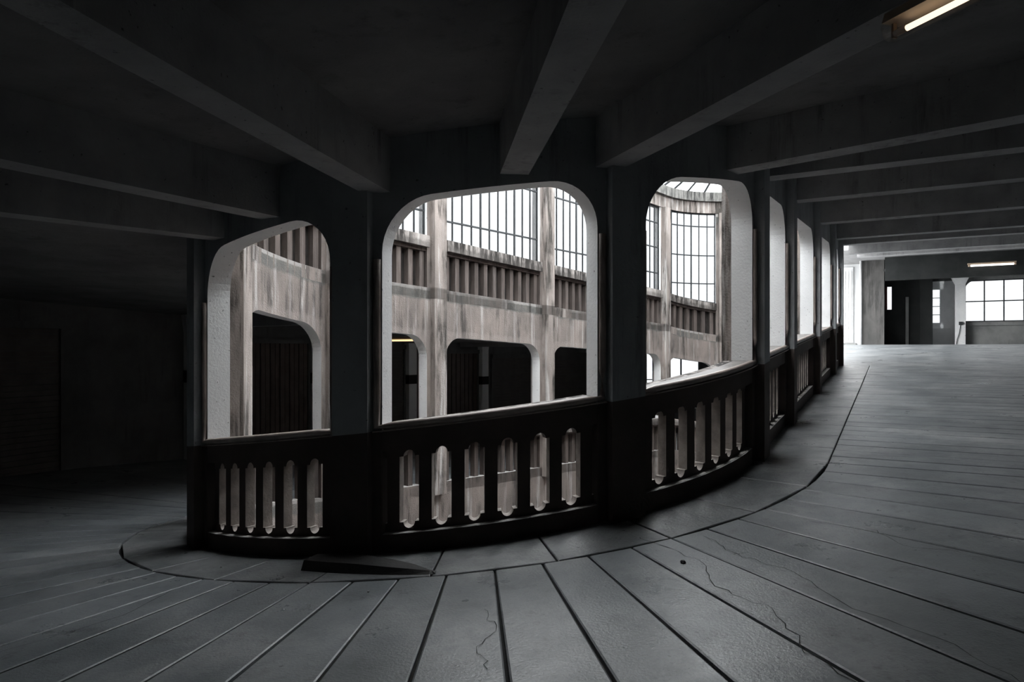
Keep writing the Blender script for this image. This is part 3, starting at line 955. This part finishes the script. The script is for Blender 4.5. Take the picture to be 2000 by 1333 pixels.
# rounded corner of the window head
mb = MB(); o_ = 3.862; cz = 2.93; rr = .42
pts = [(o_, cz)] + [(o_ + rr - rr * math.sin(a), cz - rr + rr * math.cos(a)) for a in [PI / 2 * k / 6 for k in range(7)]]
vv = [HP(27.0, o, z) for o, z in pts] + [HP(27.12, o, z) for o, z in pts]; q = len(pts)
mb.add(vv, [tuple(range(q)), tuple(reversed(range(q, 2 * q)))] + [((k + 1) % q, k, k + q, (k + 1) % q + q) for k in range(q)]); mb.build('corner_haunch', ['hall'], hw)
# narrow window and nook window
nw = empty('window_3'); structure(nw, 'narrow red-framed window in the dark hall wall')
mb = MB(); mb.hbox(26.9, 27.05, .862, .95, 1.77, 2.80); mb.build('window_frame', ['red'], nw)
mb = MB(); mb.hbox(27.08, 27.086, .95, 1.12, 1.77, 2.80); mb.build('pane', ['glass'], nw)
kw = empty('window_4'); structure(kw, 'four-pane window in the hall recess')
for k in range(4):
    mb = MB(); mb.hbox(29.28, 29.286, 2.2, 3.05, 1.2 + .3875 * k, 1.2 + .3875 * (k + 1)); mb.build('pane', ['glass'], kw)
    mb = MB(); mb.hbox(29.26, 29.3, 2.2, 3.05, 1.2 + .3875 * k - .015, 1.2 + .3875 * k + .015); mb.build('window_bar', ['iron'], kw)
mb = MB(); mb.hbox(28.9, 29.2, 2.25, 3.45, HF, .95); mb.build('wall_panel', ['doorwhite'], kw)
# downstand beams of the hall
beam_at(HP(24.28, 0.9, 0), HP(24.28, WID, 0), HC - .95, .16, HC + .02, 'deep dark ceiling beam carrying the cool tube lamp', None, 'halldark')
beam_at(HP(21.5, 0.0, 0), HP(21.5, WID, 0), HC - .25, .16, HC + .02, 'shallow pale ceiling beam at the hall mouth', None)
sc = empty('security_camera'); tag(sc, 'tiny white camera high on the dark hall wall', 'camera')
mb = MB(); mb.hbox(24.85, 25.0, .88, .98, 3.28, 3.38); mb.build('case', ['doorwhite'], sc)
mb = MB(); mb.hbox(24.85, 25.0, .84, .88, 3.31, 3.34); mb.build('bracket', ['iron'], sc)

# ------------------------------------------------------------------ lamps
def tube_lamp(name, p0, p1, m, label, housing=True, r=.017, w=.065):
    g = empty(name); tag(g, label, 'lamp')
    a, b_ = Vector(p0), Vector(p1); d = (b_ - a).normalized(); sd = Vector((-d.y, d.x, 0)).normalized(); up = Vector((0, 0, 1))
    e = .045
    mb = MB(); mb.tube([a + d * (e + .03), b_ - d * (e + .03)], r, 12); mb.build('tube', [m], g, True)
    for q in (a + d * e, b_ - d * e):
        mb = MB(); mb.tube([q - d * .02, q + d * .045], r * 1.15, 10); mb.build('end_cap', ['lampbody'], g, True)
        mb = MB(); v = [q + sd * x - d * .03 + up * z for x, z in ((-.012, -.02), (.012, -.02), (.012, .05), (-.012, .05))] + [q + sd * x - d * .02 + up * z for x, z in ((-.012, -.02), (.012, -.02), (.012, .05), (-.012, .05))]
        mb.box8([tuple(k) for k in v]); mb.build('lamp_holder', ['lampbody'], g)
    mb = MB()
    v = []
    for q in (a, b_):
        v += [q + sd * x + up * z for x, z in ((-w, .05), (w, .05), (w * .7, .10), (-w * .7, .10))]
    mb.add([tuple(k) for k in v], [(0, 1, 2, 3), (7, 6, 5, 4), (0, 4, 5, 1), (1, 5, 6, 2), (2, 6, 7, 3), (3, 7, 4, 0)])
    mb.build('housing', ['lampbody'], g)
    if housing:
        # clear half-round cover with closed ends
        n = 10; vv = []; ff = []
        stations = [(a - d * .03, .5), (a - d * .015, .85), (a + d * .01, 1.0), (b_ - d * .01, 1.0), (b_ + d * .015, .85), (b_ + d * .03, .5)]
        for q, k_ in stations:
            for k in range(n + 1):
                th = PI * k / n
                vv.append(tuple(q + sd * (-math.cos(th) * w * k_) + up * (.05 - math.sin(th) * .085 * k_)))
        for s in range(len(stations) - 1):
            for k in range(n):
                x = s * (n + 1) + k
                ff.append((x, x + 1, x + n + 2, x + n + 1))
        ff += [tuple(range(n + 1)), tuple(reversed(range((len(stations) - 1) * (n + 1), len(stations) * (n + 1))))]
        me = make_mesh('cover', vv, ff, ['cover'], None, True); obj('cover', me, g)
    return g
zt = nosing(t_near(-2.58)) + 2.085 - .102 + EYE
tube_lamp('tube_lamp', (1.838, 3.345, zt), (2.271, 2.12, zt), 'warmtube', 'warm fluorescent tube lamp in a clear cover under the ceiling', True, .014, .058)
tube_lamp('tube_lamp', (17.75, 26.86, 3.24 + EYE), (19.10, 26.10, 3.24 + EYE), 'coldtube', 'white fluorescent tube lamp on the hall beam', False, .035)
tube_lamp('tube_lamp', (-3.45, 18.76, .232 + EYE), (-2.52, 18.0, .232 + EYE), 'ambertube', 'amber tube lamp glowing in the lower opening across the well', False, .025)

# ------------------------------------------------------------------ things on the floor
def floor_z(t, off=0): return nosing(t) - 1.08
# wedge kerb at the foot of the pier on the bend
wd = MB()
tA, tB = t_near(-5.15), t_near(-4.25)
ptsA = [(t_near(-5.12), .15, .42, .075), (t_near(-4.87), .17, .49, .075), (t_near(-4.62), .23, .55, .068), (t_near(-4.40), .33, .61, .052), (t_near(-4.20), .46, .66, .034), (t_near(-4.07), .59, .69, .018), (t_near(-4.03), .65, .68, .008)]
vv = []
for t, o0, o1, h in ptsA:
    z = nosing(t) - 1.08
    vv += [V(t, o0, z), V(t, o1, z), V(t, o1 - .04, z + h), V(t, o0 + .04, z + h)]
ff = [(0, 3, 2, 1)]
for k in range(len(ptsA) - 1):
    a = 4 * k
    for q in range(4):
        ff.append((a + q, a + (q + 1) % 4, a + 4 + (q + 1) % 4, a + 4 + q))
e = 4 * (len(ptsA) - 1); ff.append((e, e + 1, e + 2, e + 3))
wd.add(vv, ff)
tag(wd.build('wedge_kerb', ['rubber']), 'dark tapering wedge kerb on the floor at the foot of a pier', 'kerb')

# cracks: thin dark fissures over the slabs
def crack(p, w=.0026):
    mb = MB()
    pts = []
    for k in range(len(p) - 1):
        (t0, o0), (t1, o1) = p[k], p[k + 1]
        for q in range(6):
            f = q / 6
            pts.append((t0 + (t1 - t0) * f + random.uniform(-.006, .006), o0 + (o1 - o0) * f + random.uniform(-.02, .02)))
    pts.append(p[-1])
    vs_ = []
    for k, (t, o) in enumerate(pts):
        ww = w * random.uniform(.5, 1.3)
        a = Vector(V(t, o, nosing(t) - 1.0775)); t2, o2 = pts[min(k + 1, len(pts) - 1)]; t1, o1 = pts[max(k - 1, 0)]
        d = Vector(V(t2, o2, 0)) - Vector(V(t1, o1, 0)); d.z = 0; d.normalize(); nn = Vector((-d.y, d.x, 0)) * ww
        vs_ += [tuple(a - nn), tuple(a + nn)]
    mb.add(vs_, [(2 * k, 2 * k + 2, 2 * k + 3, 2 * k + 1) for k in range(len(pts) - 1)])
    o = mb.build('crack', ['joint'], FLOOR)
crack([(3.93, .55), (3.95, .9), (3.955, 1.35), (3.90, 1.75), (3.92, 2.2), (3.87, 2.7), (3.86, 3.2)])
crack([(4.08, .85), (4.045, 1.3), (4.06, 1.8), (4.02, 2.4), (4.03, 3.0), (3.99, 3.6)])
crack([(3.47, 1.5), (3.49, 1.85), (3.46, 2.1), (3.475, 2.35)], .002)
crack([(2.62, .9), (2.70, 1.6), (2.66, 2.3), (2.69, 3.0)], .002)
crack([(4.35, 1.2), (4.38, 1.7), (4.33, 2.0), (4.36, 2.3)], .002)
crack([(5.2, 1.0), (5.24, 1.6), (5.2, 2.4), (5.25, 3.2)], .0026)
# grit
def pebble(t, off, r, label, m):
    x, y, z = V(t, off, nosing(t) - 1.08)
    v = []; f = []
    for k, (rr_, zz) in enumerate(((.75, 0), (1.0, .4), (.6, .85))):
        for q in range(7):
            th = 2 * PI * q / 7; w = r * rr_ * random.uniform(.8, 1.2)
            v.append((x + math.cos(th) * w, y + math.sin(th) * w, z + r * zz))
    f = [tuple(reversed(range(7)))] + [(a * 7 + q, a * 7 + (q + 1) % 7, a * 7 + 7 + (q + 1) % 7, a * 7 + 7 + q) for a in range(2) for q in range(7)] + [tuple(14 + q for q in range(7))]
    tag(obj('pebble', make_mesh('pebble', v, f, [m])), label, 'pebble', 'bits of grit on the floor')
pebble(3.92, 1.25, .022, 'small dark lump of grit on the floor slabs', 'rubber')
for t, off in ((5.1, 3.3), (4.6, 3.9), (4.95, 4.2), (5.6, 4.0), (2.55, .42), (3.05, .5), (3.2, 1.0)):
    pebble(t, off, .010, 'tiny pale bit of grit on the ramp floor', 'pebble')
